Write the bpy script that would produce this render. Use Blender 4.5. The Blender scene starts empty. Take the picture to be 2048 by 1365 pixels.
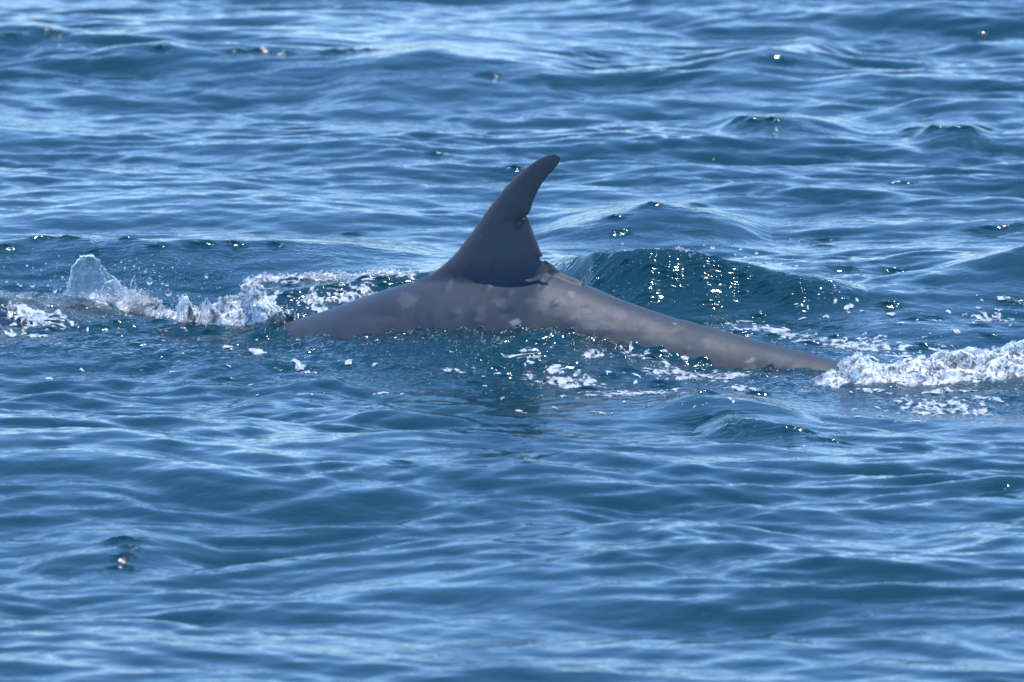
import bpy, math, random
import numpy as np

# ------------------------------------------------------------------ camera, sky, sun
S = bpy.context.scene
D = bpy.data
PITCH = math.radians(8.0)
DIST = 50.0
K = 4.5 / DIST / 2048.0                      # tangent per photo pixel
cam_d = D.cameras.new('camera'); cam = D.objects.new('camera', cam_d); S.collection.objects.link(cam)
CAM = np.array([0.0, -DIST * math.cos(PITCH), DIST * math.sin(PITCH)])
cam.location = CAM
cam.rotation_euler = (math.pi / 2 - PITCH, 0, 0)
cam_d.sensor_width = 36.0; cam_d.lens = 400.0
cam_d.clip_start = 1.0; cam_d.clip_end = 20000.0
cam_d.dof.use_dof = True; cam_d.dof.focus_distance = 50.0; cam_d.dof.aperture_fstop = 4.5
S.camera = cam

SUN_EL, SUN_AZ = math.radians(79), math.radians(28)     # azimuth from +Y towards +X
w = D.worlds.new('World'); S.world = w; w.use_nodes = True
wn = w.node_tree.nodes; wl = w.node_tree.links
sky = wn.new('ShaderNodeTexSky'); sky.sky_type = 'NISHITA'; sky.sun_disc = False
sky.sun_elevation = SUN_EL; sky.sun_rotation = SUN_AZ
sky.air_density = 0.95; sky.dust_density = 0.0; sky.ozone_density = 10.0; sky.altitude = 1200
bg = wn['Background']; wl.new(sky.outputs[0], bg.inputs[0]); bg.inputs[1].default_value = 0.15
sd = D.lights.new('sun', 'SUN'); sun = D.objects.new('sun', sd); S.collection.objects.link(sun)
sd.energy = 2.0; sd.angle = math.radians(0.5); sd.color = (1.0, 0.96, 0.90)
sun.rotation_euler = (math.pi / 2 - SUN_EL, 0, math.pi - SUN_AZ)   # shines from azimuth SUN_AZ
sun.location = (0, 40, 40)
S.view_settings.view_transform = 'Standard'; S.view_settings.look = 'None'
S.view_settings.exposure = 1.14; S.view_settings.gamma = 1.0; S.view_settings.use_curve_mapping = False
S.render.engine = 'CYCLES'
S.cycles.use_denoising = True
S.cycles.max_bounces = 10; S.cycles.transparent_max_bounces = 12
S.cycles.sample_clamp_direct = 0; S.cycles.sample_clamp_indirect = 12
S.cycles.caustics_reflective = False; S.cycles.caustics_refractive = True

# ------------------------------------------------------------------ pixel helpers
FWD = np.array([0, math.cos(PITCH), -math.sin(PITCH)]); UP = np.array([0, math.sin(PITCH), math.cos(PITCH)])
def ray(u, v):
    u = np.asarray(u, float); v = np.asarray(v, float)
    d = FWD[None] + ((u - 1024) * K).reshape(-1, 1) * np.array([[1., 0, 0]]) + ((682.5 - v) * K).reshape(-1, 1) * UP[None]
    return d
def on_z(u, v, z=0.0):
    d = ray(u, v); t = (np.asarray(z, float).reshape(-1) - CAM[2]) / d[:, 2]
    return CAM[None] + d * t[:, None]
def project(P):
    q = P - CAM; dep = q @ FWD
    return 1024 + q[:, 0] / dep / K, 682.5 - (q @ UP) / dep / K

def sstep(x, a=0.0, b=1.0):
    t = np.clip((x - a) / (b - a), 0, 1); return t * t * (3 - 2 * t)

# ------------------------------------------------------------------ noise
_rs = np.random.RandomState(11); _P = _rs.permutation(1024); _P = np.concatenate([_P, _P])
_ang = _rs.rand(1024) * 2 * np.pi; _G = np.stack([np.cos(_ang), np.sin(_ang)], 1)
def perlin(x, y, seed=0):
    x = np.asarray(x, float) + seed * 17.13; y = np.asarray(y, float) + seed * 31.7
    xi = np.floor(x).astype(int); yi = np.floor(y).astype(int); xf = x - xi; yf = y - yi
    u = xf ** 3 * (xf * (xf * 6 - 15) + 10); v = yf ** 3 * (yf * (yf * 6 - 15) + 10)
    def g(i, j):
        h = _P[(_P[(xi + i) & 1023] + yi + j) & 1023]
        return _G[h, 0] * (xf - i) + _G[h, 1] * (yf - j)
    return 1.5 * ((g(0, 0) * (1 - u) + g(1, 0) * u) * (1 - v) + (g(0, 1) * (1 - u) + g(1, 1) * u) * v)
def fbm(x, y, oct=4, seed=0, gain=0.5, ridged=False):
    s = 0; a = 1.0
    for i in range(oct):
        n = perlin(x * 2 ** i, y * 2 ** i, seed + i * 3)
        s = s + a * ((1 - 2 * np.abs(n)) if ridged else n); a *= gain
    return s

# ------------------------------------------------------------------ materials
def new_mat(name):
    m = D.materials.new(name); m.use_nodes = True; m.node_tree.nodes.clear()
    return m, m.node_tree.nodes, m.node_tree.links
def nd(ns, typ, **kw):
    n = ns.new(typ)
    for k, v in kw.items(): setattr(n, k, v)
    return n
def mth(ns, ls, op, a, b=None, clamp=False):
    n = ns.new('ShaderNodeMath'); n.operation = op; n.use_clamp = clamp
    for i, x in enumerate((a, b)):
        if x is None: continue
        if isinstance(x, (int, float)): n.inputs[i].default_value = x
        else: ls.new(x, n.inputs[i])
    return n.outputs[0]

def water_material():
    m, ns, ls = new_mat('sea_water')
    out = nd(ns, 'ShaderNodeOutputMaterial')
    tc = nd(ns, 'ShaderNodeTexCoord')
    at = nd(ns, 'ShaderNodeAttribute'); at.attribute_name = 'chop'
    cl = nd(ns, 'ShaderNodeAttribute'); cl.attribute_name = 'clarity'
    mp = nd(ns, 'ShaderNodeMapping'); mp.inputs['Scale'].default_value = (0.75, 1, 1); ls.new(tc.outputs['Object'], mp.inputs[0])
    n1 = nd(ns, 'ShaderNodeTexNoise'); n1.inputs['Scale'].default_value = 9; n1.inputs['Detail'].default_value = 3; n1.inputs['Roughness'].default_value = .5
    n2 = nd(ns, 'ShaderNodeTexNoise'); n2.inputs['Scale'].default_value = 21; n2.inputs['Detail'].default_value = 1.6; n2.inputs['Distortion'].default_value = .8
    ls.new(mp.outputs[0], n1.inputs['Vector']); ls.new(tc.outputs['Object'], n2.inputs['Vector'])
    b1 = nd(ns, 'ShaderNodeBump'); b1.inputs['Distance'].default_value = .012; b1.inputs['Strength'].default_value = .5
    ls.new(n1.outputs['Fac'], b1.inputs['Height'])
    b2 = nd(ns, 'ShaderNodeBump'); b2.inputs['Distance'].default_value = .06
    st = mth(ns, ls, 'ADD', mth(ns, ls, 'MULTIPLY', at.outputs['Fac'], .75), .03)
    ls.new(st, b2.inputs['Strength']); ls.new(n2.outputs['Fac'], b2.inputs['Height']); ls.new(b1.outputs[0], b2.inputs['Normal'])
    fr = nd(ns, 'ShaderNodeFresnel'); fr.inputs['IOR'].default_value = 1.333; ls.new(b2.outputs[0], fr.inputs['Normal'])
    gl = nd(ns, 'ShaderNodeBsdfGlossy'); gl.inputs['Roughness'].default_value = .085; ls.new(b2.outputs[0], gl.inputs['Normal'])
    df = nd(ns, 'ShaderNodeBsdfDiffuse'); df.inputs['Color'].default_value = (.0048, .042, .063, 1)
    up = nd(ns, 'ShaderNodeCombineXYZ'); up.inputs[2].default_value = 1; ls.new(up.outputs[0], df.inputs['Normal'])
    mk_ = nd(ns, 'ShaderNodeAttribute'); mk_.attribute_name = 'milk'
    wc_ = nd(ns, 'ShaderNodeMix', data_type='RGBA'); ls.new(mk_.outputs['Fac'], wc_.inputs[0]); wc_.inputs[6].default_value = df.inputs['Color'].default_value; wc_.inputs[7].default_value = (.20, .25, .235, 1); ls.new(wc_.outputs[2], df.inputs['Color'])
    tr = nd(ns, 'ShaderNodeBsdfTransparent'); tr.inputs['Color'].default_value = (.80, .84, .84, 1)
    mb = nd(ns, 'ShaderNodeMixShader'); ls.new(mth(ns, ls, 'SUBTRACT', cl.outputs['Fac'], mk_.outputs['Fac'], True), mb.inputs[0]); ls.new(df.outputs[0], mb.inputs[1]); ls.new(tr.outputs[0], mb.inputs[2])
    mx = nd(ns, 'ShaderNodeMixShader'); ls.new(fr.outputs[0], mx.inputs[0]); ls.new(mb.outputs[0], mx.inputs[1]); ls.new(gl.outputs[0], mx.inputs[2])
    ls.new(mx.outputs[0], out.inputs[0])
    return m

def clear_material(name, white=.12, rough=.02, nscale=30, bump=.3):
    """thin clear water: glassy, with some trapped air"""
    m, ns, ls = new_mat(name)
    out = nd(ns, 'ShaderNodeOutputMaterial'); tc = nd(ns, 'ShaderNodeTexCoord')
    n = nd(ns, 'ShaderNodeTexNoise'); n.inputs['Scale'].default_value = nscale; n.inputs['Detail'].default_value = 3; ls.new(tc.outputs['Object'], n.inputs['Vector'])
    b = nd(ns, 'ShaderNodeBump'); b.inputs['Strength'].default_value = bump; b.inputs['Distance'].default_value = .01; ls.new(n.outputs['Fac'], b.inputs['Height'])
    g = nd(ns, 'ShaderNodeBsdfGlass'); g.inputs['IOR'].default_value = 1.33; g.inputs['Roughness'].default_value = rough; ls.new(b.outputs[0], g.inputs['Normal'])
    t = nd(ns, 'ShaderNodeBsdfTranslucent'); t.inputs['Color'].default_value = (.86, .92, .96, 1)
    d = nd(ns, 'ShaderNodeBsdfPrincipled'); d.inputs['Base Color'].default_value = (.72, .78, .80, 1); d.inputs['Roughness'].default_value = .12; ls.new(b.outputs[0], d.inputs['Normal'])
    ad = nd(ns, 'ShaderNodeMixShader'); ad.inputs[0].default_value = .4; ls.new(t.outputs[0], ad.inputs[1]); ls.new(d.outputs[0], ad.inputs[2])
    r = nd(ns, 'ShaderNodeMapRange'); r.inputs['From Min'].default_value = .45; r.inputs['From Max'].default_value = .75
    r.inputs['To Min'].default_value = white * .4; r.inputs['To Max'].default_value = min(1, white * 3); ls.new(n.outputs['Fac'], r.inputs['Value'])
    mx = nd(ns, 'ShaderNodeMixShader'); ls.new(r.outputs[0], mx.inputs[0]); ls.new(g.outputs[0], mx.inputs[1]); ls.new(ad.outputs[0], mx.inputs[2])
    ls.new(mx.outputs[0], out.inputs[0])
    return m

def foam_material():
    m, ns, ls = new_mat('foam')
    out = nd(ns, 'ShaderNodeOutputMaterial'); tc = nd(ns, 'ShaderNodeTexCoord')
    de = nd(ns, 'ShaderNodeAttribute'); de.attribute_name = 'dens'
    mp = nd(ns, 'ShaderNodeMapping'); mp.inputs['Scale'].default_value = (1, .45, 1); ls.new(tc.outputs['Object'], mp.inputs[0])
    v = nd(ns, 'ShaderNodeTexVoronoi'); v.inputs['Scale'].default_value = 75; ls.new(mp.outputs[0], v.inputs['Vector'])
    n = nd(ns, 'ShaderNodeTexNoise'); n.inputs['Scale'].default_value = 40; n.inputs['Detail'].default_value = 4; ls.new(mp.outputs[0], n.inputs['Vector'])
    cr = nd(ns, 'ShaderNodeValToRGB'); ls.new(n.outputs['Fac'], cr.inputs[0])
    cr.color_ramp.elements[0].position = .32; cr.color_ramp.elements[0].color = (.26, .33, .36, 1)
    cr.color_ramp.elements[1].position = .62; cr.color_ramp.elements[1].color = (.58, .61, .62, 1)
    b = nd(ns, 'ShaderNodeBump'); b.inputs['Strength'].default_value = .8; b.inputs['Distance'].default_value = .008; ls.new(v.outputs['Distance'], b.inputs['Height'])
    p = nd(ns, 'ShaderNodeBsdfPrincipled'); ls.new(cr.outputs[0], p.inputs['Base Color']); p.inputs['Roughness'].default_value = .28; ls.new(b.outputs[0], p.inputs['Normal'])
    a = mth(ns, ls, 'ADD', mth(ns, ls, 'MULTIPLY', de.outputs['Fac'], 1.25), mth(ns, ls, 'MULTIPLY', mth(ns, ls, 'SUBTRACT', n.outputs['Fac'], .52), 4.5))
    a = mth(ns, ls, 'ADD', a, mth(ns, ls, 'MULTIPLY', v.outputs['Distance'], .5), True)
    t = nd(ns, 'ShaderNodeBsdfTransparent'); mx = nd(ns, 'ShaderNodeMixShader'); ls.new(a, mx.inputs[0]); ls.new(t.outputs[0], mx.inputs[1]); ls.new(p.outputs[0], mx.inputs[2])
    ls.new(mx.outputs[0], out.inputs[0])
    return m

def skin_material():
    m, ns, ls = new_mat('wet_whale_skin')
    out = nd(ns, 'ShaderNodeOutputMaterial'); tc = nd(ns, 'ShaderNodeTexCoord')
    pg = nd(ns, 'ShaderNodeAttribute'); pg.attribute_name = 'pale'
    fn = nd(ns, 'ShaderNodeAttribute'); fn.attribute_name = 'fin'
    n1 = nd(ns, 'ShaderNodeTexNoise'); n1.inputs['Scale'].default_value = 7; n1.inputs['Detail'].default_value = 6; n1.inputs['Roughness'].default_value = .62; n1.inputs['Distortion'].default_value = .7
    ls.new(tc.outputs['Object'], n1.inputs['Vector'])
    cr = nd(ns, 'ShaderNodeValToRGB'); ls.new(n1.outputs['Fac'], cr.inputs[0])
    cr.color_ramp.elements[0].position = .32; cr.color_ramp.elements[0].color = (.034, .046, .061, 1)
    cr.color_ramp.elements[1].position = .70; cr.color_ramp.elements[1].color = (.048, .063, .083, 1)
    fc = nd(ns, 'ShaderNodeMix', data_type='RGBA'); ls.new(fn.outputs['Fac'], fc.inputs[0]); ls.new(cr.outputs[0], fc.inputs[6]); fc.inputs[7].default_value = (.094, .098, .104, 1)  # fin colour painted lighter than the back to offset the shade on it
    pc = nd(ns, 'ShaderNodeMix', data_type='RGBA'); ls.new(pg.outputs['Fac'], pc.inputs[0]); ls.new(fc.outputs[2], pc.inputs[6]); pc.inputs[7].default_value = (.26, .28, .29, 1)
    n2 = nd(ns, 'ShaderNodeTexNoise'); n2.inputs['Scale'].default_value = 26; n2.inputs['Detail'].default_value = 4; ls.new(tc.outputs['Object'], n2.inputs['Vector'])
    n3 = nd(ns, 'ShaderNodeTexNoise'); n3.inputs['Scale'].default_value = 160; n3.inputs['Detail'].default_value = 2; ls.new(tc.outputs['Object'], n3.inputs['Vector'])
    b = nd(ns, 'ShaderNodeBump'); b.inputs['Strength'].default_value = .18; b.inputs['Distance'].default_value = .008; ls.new(n2.outputs['Fac'], b.inputs['Height'])
    b2 = nd(ns, 'ShaderNodeBump'); b2.inputs['Strength'].default_value = .12; b2.inputs['Distance'].default_value = .003; ls.new(n3.outputs['Fac'], b2.inputs['Height']); ls.new(b.outputs[0], b2.inputs['Normal'])
    p = nd(ns, 'ShaderNodeBsdfPrincipled'); ls.new(pc.outputs[2], p.inputs['Base Color']); ls.new(b2.outputs[0], p.inputs['Normal'])
    rr = nd(ns, 'ShaderNodeMapRange'); ls.new(n1.outputs['Fac'], rr.inputs['Value']); rr.inputs['To Min'].default_value = .42; rr.inputs['To Max'].default_value = .56
    ls.new(rr.outputs[0], p.inputs['Roughness']); p.inputs['IOR'].default_value = 1.33; p.inputs['Specular IOR Level'].default_value = .36
    ls.new(p.outputs[0], out.inputs[0])
    return m

M_WATER = water_material(); M_FOAM = foam_material(); M_SKIN = skin_material()
def froth_material(name, sss=1.0):
    m, ns, ls = new_mat(name)
    out = nd(ns, 'ShaderNodeOutputMaterial'); tc = nd(ns, 'ShaderNodeTexCoord')
    n = nd(ns, 'ShaderNodeTexNoise'); n.inputs['Scale'].default_value = 34; n.inputs['Detail'].default_value = 3; n.inputs['Distortion'].default_value = 1.2; ls.new(tc.outputs['Object'], n.inputs['Vector'])
    v = nd(ns, 'ShaderNodeTexVoronoi'); v.inputs['Scale'].default_value = 55; v.feature = 'SMOOTH_F1'; ls.new(tc.outputs['Object'], v.inputs['Vector'])
    b = nd(ns, 'ShaderNodeBump'); b.invert = True; b.inputs['Strength'].default_value = .45; b.inputs['Distance'].default_value = .008; ls.new(mth(ns, ls, 'ADD', mth(ns, ls, 'MULTIPLY', v.outputs['Distance'], .6), n.outputs['Fac']), b.inputs['Height'])
    p = nd(ns, 'ShaderNodeBsdfPrincipled'); p.inputs['Base Color'].default_value = (.86, .90, .92, 1); p.inputs['Roughness'].default_value = .14; p.inputs['IOR'].default_value = 1.33; ls.new(b.outputs[0], p.inputs['Normal'])
    p.inputs['Subsurface Weight'].default_value = sss; p.inputs['Subsurface Radius'].default_value = (.8, 1, 1); p.inputs['Subsurface Scale'].default_value = .035
    g = nd(ns, 'ShaderNodeBsdfGlass'); g.inputs['IOR'].default_value = 1.33; g.inputs['Roughness'].default_value = .02; g.inputs['Color'].default_value = (.9, .97, 1, 1); ls.new(b.outputs[0], g.inputs['Normal'])
    r = nd(ns, 'ShaderNodeMapRange'); r.inputs['From Min'].default_value = .38; r.inputs['From Max'].default_value = .58; ls.new(n.outputs['Fac'], r.inputs['Value']); r.inputs['To Min'].default_value = .14; r.inputs['To Max'].default_value = .92
    mx = nd(ns, 'ShaderNodeMixShader'); ls.new(r.outputs[0], mx.inputs[0]); ls.new(g.outputs[0], mx.inputs[1]); ls.new(p.outputs[0], mx.inputs[2])
    ls.new(mx.outputs[0], out.inputs[0])
    return m

M_SHEET = clear_material('thrown_clear_water', .10, .0, 26, .5)
M_FROTH = froth_material('frothing_water')
M_DROP = clear_material('water_drop', .10, .0, 60, .1); M_BUB = clear_material('bubbly_water', .5, .0, 90, .3)

def mesh_obj(name, V, F, mat, smooth=True, **props):
    V = np.ascontiguousarray(V, dtype=np.float32); F = np.ascontiguousarray(F, dtype=np.int32)
    me = D.meshes.new(name); n = F.shape[1]
    me.vertices.add(len(V)); me.vertices.foreach_set('co', V.ravel())
    me.loops.add(F.size); me.loops.foreach_set('vertex_index', F.ravel())
    me.polygons.add(len(F)); me.polygons.foreach_set('loop_start', np.arange(0, F.size, n, dtype=np.int32))
    me.update(calc_edges=True)
    if smooth: me.polygons.foreach_set('use_smooth', np.ones(len(F), dtype=bool))
    me.materials.append(mat)
    o = D.objects.new(name, me); S.collection.objects.link(o)
    for k, v in props.items(): o[k] = v
    return o
def add_attr(o, name, a):
    at = o.data.attributes.new(name, 'FLOAT', 'POINT'); at.data.foreach_set('value', np.ascontiguousarray(a, dtype=np.float32).ravel())

# ------------------------------------------------------------------ the whale: axis and profile
YAW = math.radians(24); Y0 = -0.10
AX = np.array([math.cos(YAW), -math.sin(YAW), 0]); NN = np.array([-math.sin(YAW), -math.cos(YAW), 0])   # NN points to the camera
W0 = np.array([0, Y0, 0])
def to_plane(u, v):                            # pixel -> (s, z) on the whale's mid plane
    d = ray(u, v); q = W0 - CAM; t = (q @ NN) / (d @ NN); P = CAM + d * t[:, None]
    return (P - W0) @ AX, P[:, 2]
def sn(x, y): return (x - W0[0]) * AX[0] + (y - W0[1]) * AX[1], (x - W0[0]) * NN[0] + (y - W0[1]) * NN[1]

RID = [(-60, 596), (0, 600), (60, 602), (120, 612), (200, 640), (300, 662), (420, 668), (500, 664), (560, 650), (600, 637), (650, 622), (700, 604), (760, 583), (800, 571), (846, 560), (900, 556),
       (960, 556), (1020, 556), (1060, 555), (1085, 549), (1102, 546), (1116, 550), (1135, 560), (1169, 571), (1197, 583), (1240, 602), (1300, 622), (1360, 641), (1430, 658), (1500, 679), (1570, 696), (1640, 714), (1700, 731), (1760, 752), (1850, 790), (2000, 850)]
rs_, rz_ = to_plane(*np.array(RID, float).T)
rs_ = np.concatenate([[-6, -4.5, -3.4], rs_, [3.4, 4.4, 6]]); rz_ = np.concatenate([[-.9, -.45, -.12], rz_, [-.75, -1.1, -1.4]])
_sd = np.linspace(-6, 6, 2401); _zd = np.interp(_sd, rs_, rz_)
_k = np.exp(-.5 * (np.arange(-30, 31) * .005 / .022) ** 2); _k /= _k.sum()
_zd = np.convolve(np.pad(_zd, 30, 'edge'), _k, 'valid')
def ridge(s): return np.interp(s, _sd, _zd)
def ab(s):                                      # half width, half height of the trunk
    a = np.interp(s, [-5, -4, -2.2, -1.4, -.9, -.3, .5, 1.6, 3.2, 4.3], [.02, .5, 1.1, .95, .65, .54, .46, .34, .20, .02])
    b = np.interp(s, [-5, -4, -2.2, -.3, .5, 1.6, 3.2, 4.3], [.02, .45, .85, .80, .72, .55, .30, .02])
    return a, b
PX = 1.75
def whale_top(x, y):
    s, n = sn(x, y); a, b = ab(s); q = 1 - np.abs(n / a) ** PX
    return np.where(q > 0, ridge(s) - b + b * np.maximum(q, 0) ** (1 / PX), -3.0)

# ------------------------------------------------------------------ the sea surface
def tile(N, L, lmin, lmax, alpha, ang, spread, slope, seed):
    k1 = np.fft.fftfreq(N, L / N) * 2 * np.pi; kx, ky = np.meshgrid(k1, k1, indexing='ij'); k = np.hypot(kx, ky); k[0, 0] = 1e9
    lam = 2 * np.pi / k
    win = sstep(lam, lmin * .7, lmin) * (1 - sstep(lam, lmax, lmax * 1.6))
    th = np.arctan2(ky, kx) - ang
    A = k ** (-alpha) * win * (np.abs(np.cos(th)) ** spread + .06)
    A[0, 0] = 0
    r = np.random.RandomState(seed); H = A * (r.randn(N, N) + 1j * r.randn(N, N))
    h = np.fft.ifft2(H); 
    sl = np.fft.ifft2(H * k).real.std(); c = slope / sl
    return (h.real * c).astype(np.float32), (np.fft.ifft2(-1j * kx / k * H).real * c).astype(np.float32), (np.fft.ifft2(-1j * ky / k * H).real * c).astype(np.float32), L
def samp(T, L, x, y):
    N = T.shape[0]; fx = (x / L * N); fy = (y / L * N); i = np.floor(fx).astype(int); j = np.floor(fy).astype(int); a = fx - i; b = fy - j
    i0 = i % N; i1 = (i + 1) % N; j0 = j % N; j1 = (j + 1) % N
    return (T[i0, j0] * (1 - a) + T[i1, j0] * a) * (1 - b) + (T[i0, j1] * (1 - a) + T[i1, j1] * a) * b
big = tile(1024, 36.0, .9, 5.0, 2.2, math.radians(84), 4, .050, 5)
mid = tile(1024, 17.3, .16, .9, 2.0, math.radians(97), 1.8, .120, 8)
fine = tile(1024, 5.3, .04, .16, 2.6, math.radians(80), 1.2, .052, 3)

def spaced(segs):                               # [(start, step), ..., (end, None)]
    out = []
    for (a, st), (b, _) in zip(segs[:-1], segs[1:]):
        n = max(1, int(round((b - a) / st))); out.append(a + (b - a) * np.arange(n) / n)
    return np.concatenate(out + [[segs[-1][0]]])
def geo(start, step, end, f=1.22):
    o = []; x = start
    while x < end: step *= f; x += step; o.append(x)
    return np.array(o)
gx = spaced([(-4.0, .025), (-2.7, .0105), (2.7, .025), (4.0, None)])
gx = np.concatenate([-geo(4.0, .03, 9000)[::-1], gx, geo(4.0, .03, 9000)])
gy = spaced([(-12.5, .024), (-2.0, .0125), (2.6, .018), (6, .026), (18, None)])
gy = np.concatenate([-12.5 - geo(0, .03, 6000)[::-1], gy, 18 + geo(0, .03, 12000)])
NX, NY = len(gx), len(gy)
X, Y = np.meshgrid(gx, gy, indexing='ij')
fade = (1 - sstep(np.abs(X), 5, 40)) * (1 - sstep(Y, 22, 70)) * (1 - sstep(-Y, 15, 45))
fadf = (1 - sstep(np.abs(X), 4, 6)) * (1 - sstep(Y, 18, 22)) * (1 - sstep(-Y, 12.5, 16))
def rot(x, y, a): return x * math.cos(a) - y * math.sin(a), x * math.sin(a) + y * math.cos(a)
sW, nW = sn(X, Y)
near = np.exp(-(np.maximum(np.abs(nW - .15) - .25, 0) / .6) ** 2) * (1 - sstep(np.abs(sW), 2.6, 4.0))   # water calmed and stirred by the whale
Z = np.zeros_like(X); DX = np.zeros_like(X); DY = np.zeros_like(X)
patchy = .65 + .7 * sstep(fbm(X * .35, Y * .16, 2, 40), -.5, .5)
for (T, amp, fd, an) in ((big, 1.0 - .75 * near, fade, 0), (mid, patchy * (1 - .35 * near), fadf, .12), (fine, patchy * (1 + .9 * near), fadf, -.3)):
    xr, yr = rot(X + .22 * fbm(X * .55, Y * .4, 2, 60), Y + .30 * fbm(X * .6, Y * .45, 2, 63), an)
    Z += samp(T[0], T[3], xr, yr) * amp * fd
    dx = samp(T[1], T[3], xr, yr); dy = samp(T[2], T[3], xr, yr); dx, dy = rot(dx, dy, -an)
    DX += dx * amp * fd * .6; DY += dy * amp * fd * .6

PACK = [  # crest line in photo pixels with heights, front width, back width
    ([(1105, 548, .03), (1190, 516, .16), (1300, 506, .21), (1400, 512, .20), (1480, 536, .15), (1600, 566, .11), (1730, 604, .02)], .20, .45, 1.5),
    ([(450, 590, .03), (505, 556, .13), (640, 549, .15), (760, 542, .15), (860, 548, .13), (960, 556, .03)], .26, .45, .9),
    ([(-80, 484, .11), (150, 482, .13), (340, 487, .14), (560, 490, .13), (700, 500, .10), (880, 524, .01)], .55, .7, .25),
    ([(1060, 460, .01), (1200, 418, .09), (1300, 402, .13), (1420, 412, .10), (1540, 445, .01)], .55, .6, .2),
    ([(1780, 566, .01), (1920, 540, .09), (2000, 512, .14), (2060, 494, .16), (2180, 490, .12)], .45, .6, .1),
    ([(180, 124, .02), (330, 102, .12), (520, 110, .12), (660, 112, .12), (760, 105, .18), (860, 96, .22), (950, 112, .17), (1090, 136, .12), (1190, 160, .01)], .8, .9, .15),
    ([(1370, 136, .01), (1500, 104, .12), (1620, 88, .15), (1710, 98, .01)], .7, .8, .1),
    ([(1420, 246, .01), (1500, 238, .11), (1600, 238, .13), (1740, 254, .01)], .55, .6, .2),
    ([(1800, 262, .01), (1860, 258, .06), (1940, 258, .07), (2000, 266, .01)], .3, .4, .3),
    ([(40, 1104, .01), (160, 1078, .08), (260, 1070, .11), (330, 1076, .08), (440, 1096, .01)], .45, .6, .2),
    ([(1290, 812, .01), (1400, 793, .06), (1500, 800, .06), (1640, 832, .01)], .25, .4, .1),
    ([(1390, 846, .01), (1455, 826, .07), (1540, 842, .06), (1680, 888, .01)], .18, .3, .8),
    ([(120, 96, .01), (60, 66, .05), (-20, 70, .05)][::-1], .4, .5, .2),
    ([(2090, 700, .10), (1960, 706, .08), (1800, 730, .05), (1680, 760, .01)][::-1], .2, .35, .9),
]
chop = near * .55
for pts, wf, wb, ch in PACK:
    p = np.array(pts, float); p[:, 2] *= (.62 if wf > .5 and p[0, 1] < 420 else .5 if p[0, 1] > 900 else 1); P = on_z(p[:, 0], p[:, 1], p[:, 2]); 
    xs = P[:, 0]; yc = np.interp(X, xs, P[:, 1]) + .22 * wf * fbm(X * 2.2, X * 0 + wf * 9, 3, 70); hh = np.interp(X, xs, P[:, 2], left=P[0, 2] * 0, right=0)
    edge = sstep(X, xs[0] - .15, xs[0] + .15) * (1 - sstep(X, xs[-1] - .15, xs[-1] + .15))
    hh = hh * np.where(np.abs(X) > 3, np.clip(4 - np.abs(X), 0, 1), 1) * edge
    t = Y - yc
    prof = np.where(t < 0, np.exp(-(np.abs(t) / wf) ** 1.5), np.exp(-(np.abs(t) / wb) ** 1.5)) - .25 * np.exp(-((t + 2.0 * wf) / (1.1 * wf)) ** 2)
    keep = 1 - .6 * np.exp(-(t / (wf + wb)) ** 2) * np.clip(hh / .12, 0, 1)
    Z = Z * keep + hh * prof
    chop = chop + ch * .9 * sstep(fbm(X * 2.6 + Y * 1.5, Y * 3.4, 3, 83), -.5, .15) * np.exp(-((t + wf * .4) / (wf * .9)) ** 2) * np.clip(hh / .1, 0, 1)
gy_ = np.gradient(Z, gy, axis=1)
chop = chop + .2 * sstep(gy_, .20, .42) * fadf * (1 - near) * sstep(fbm(X * 1.3, Y * .9, 2, 77), -.25, .3)
GLINT = [(20, 74, 16), (92, 66, 10), (112, 67, 10), (320, 97, 6), (478, 103, 12), (520, 102, 16), (570, 107, 6), (668, 104, 14), (700, 102, 24), (735, 102, 12), (980, 150, 9), (1478, 239, 6), (1505, 243, 9), (1545, 240, 6), (1825, 259, 6), (1868, 256, 6), (1910, 258, 8), (1936, 258, 8), (1970, 258, 6),
         (870, 308, 6), (1027, 337, 7), (1800, 367, 14), (1228, 437, 12), (1300, 409, 8), (1395, 411, 6), (705, 470, 10), (12, 495, 16), (92, 478, 16), (140, 478, 10), (185, 510, 12), (262, 480, 8), (318, 497, 10), (405, 493, 16), (470, 491, 10), (555, 493, 6), (240, 1078, 8), (262, 1076, 14), (264, 1093, 6), (250, 1113, 8), (245, 1138, 14), (262, 1138, 8),
         (1650, 482, 12), (1648, 496, 8), (1990, 456, 34), (2040, 452, 12), (455, 762, 22), (1785, 541, 12), (1690, 540, 12), (1430, 834, 30), (1590, 860, 20), (1660, 884, 20), (797, 926, 5), (1240, 470, 8), (1560, 120, 14), (2030, 607, 16), (1830, 640, 12)]
# choppy wake streaks
XD = X + DX; YD = Y + DY
sW, nW = sn(XD, YD)
stir = near * (.5 + .5 * sstep(fbm(XD * 2, YD * 1.2, 3, 9), -.4, .6))
Z += stir * (.011 * fbm(XD * 7, YD * 4.5, 4, 12, .55) + .004 * fbm(XD * 30, YD * 22, 2, 15))
Z += (chop > .3) * np.clip(chop - .3, 0, .8) * .010 * fbm(XD * 11, YD * 7, 3, 21, .6) * (1 - near)

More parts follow.
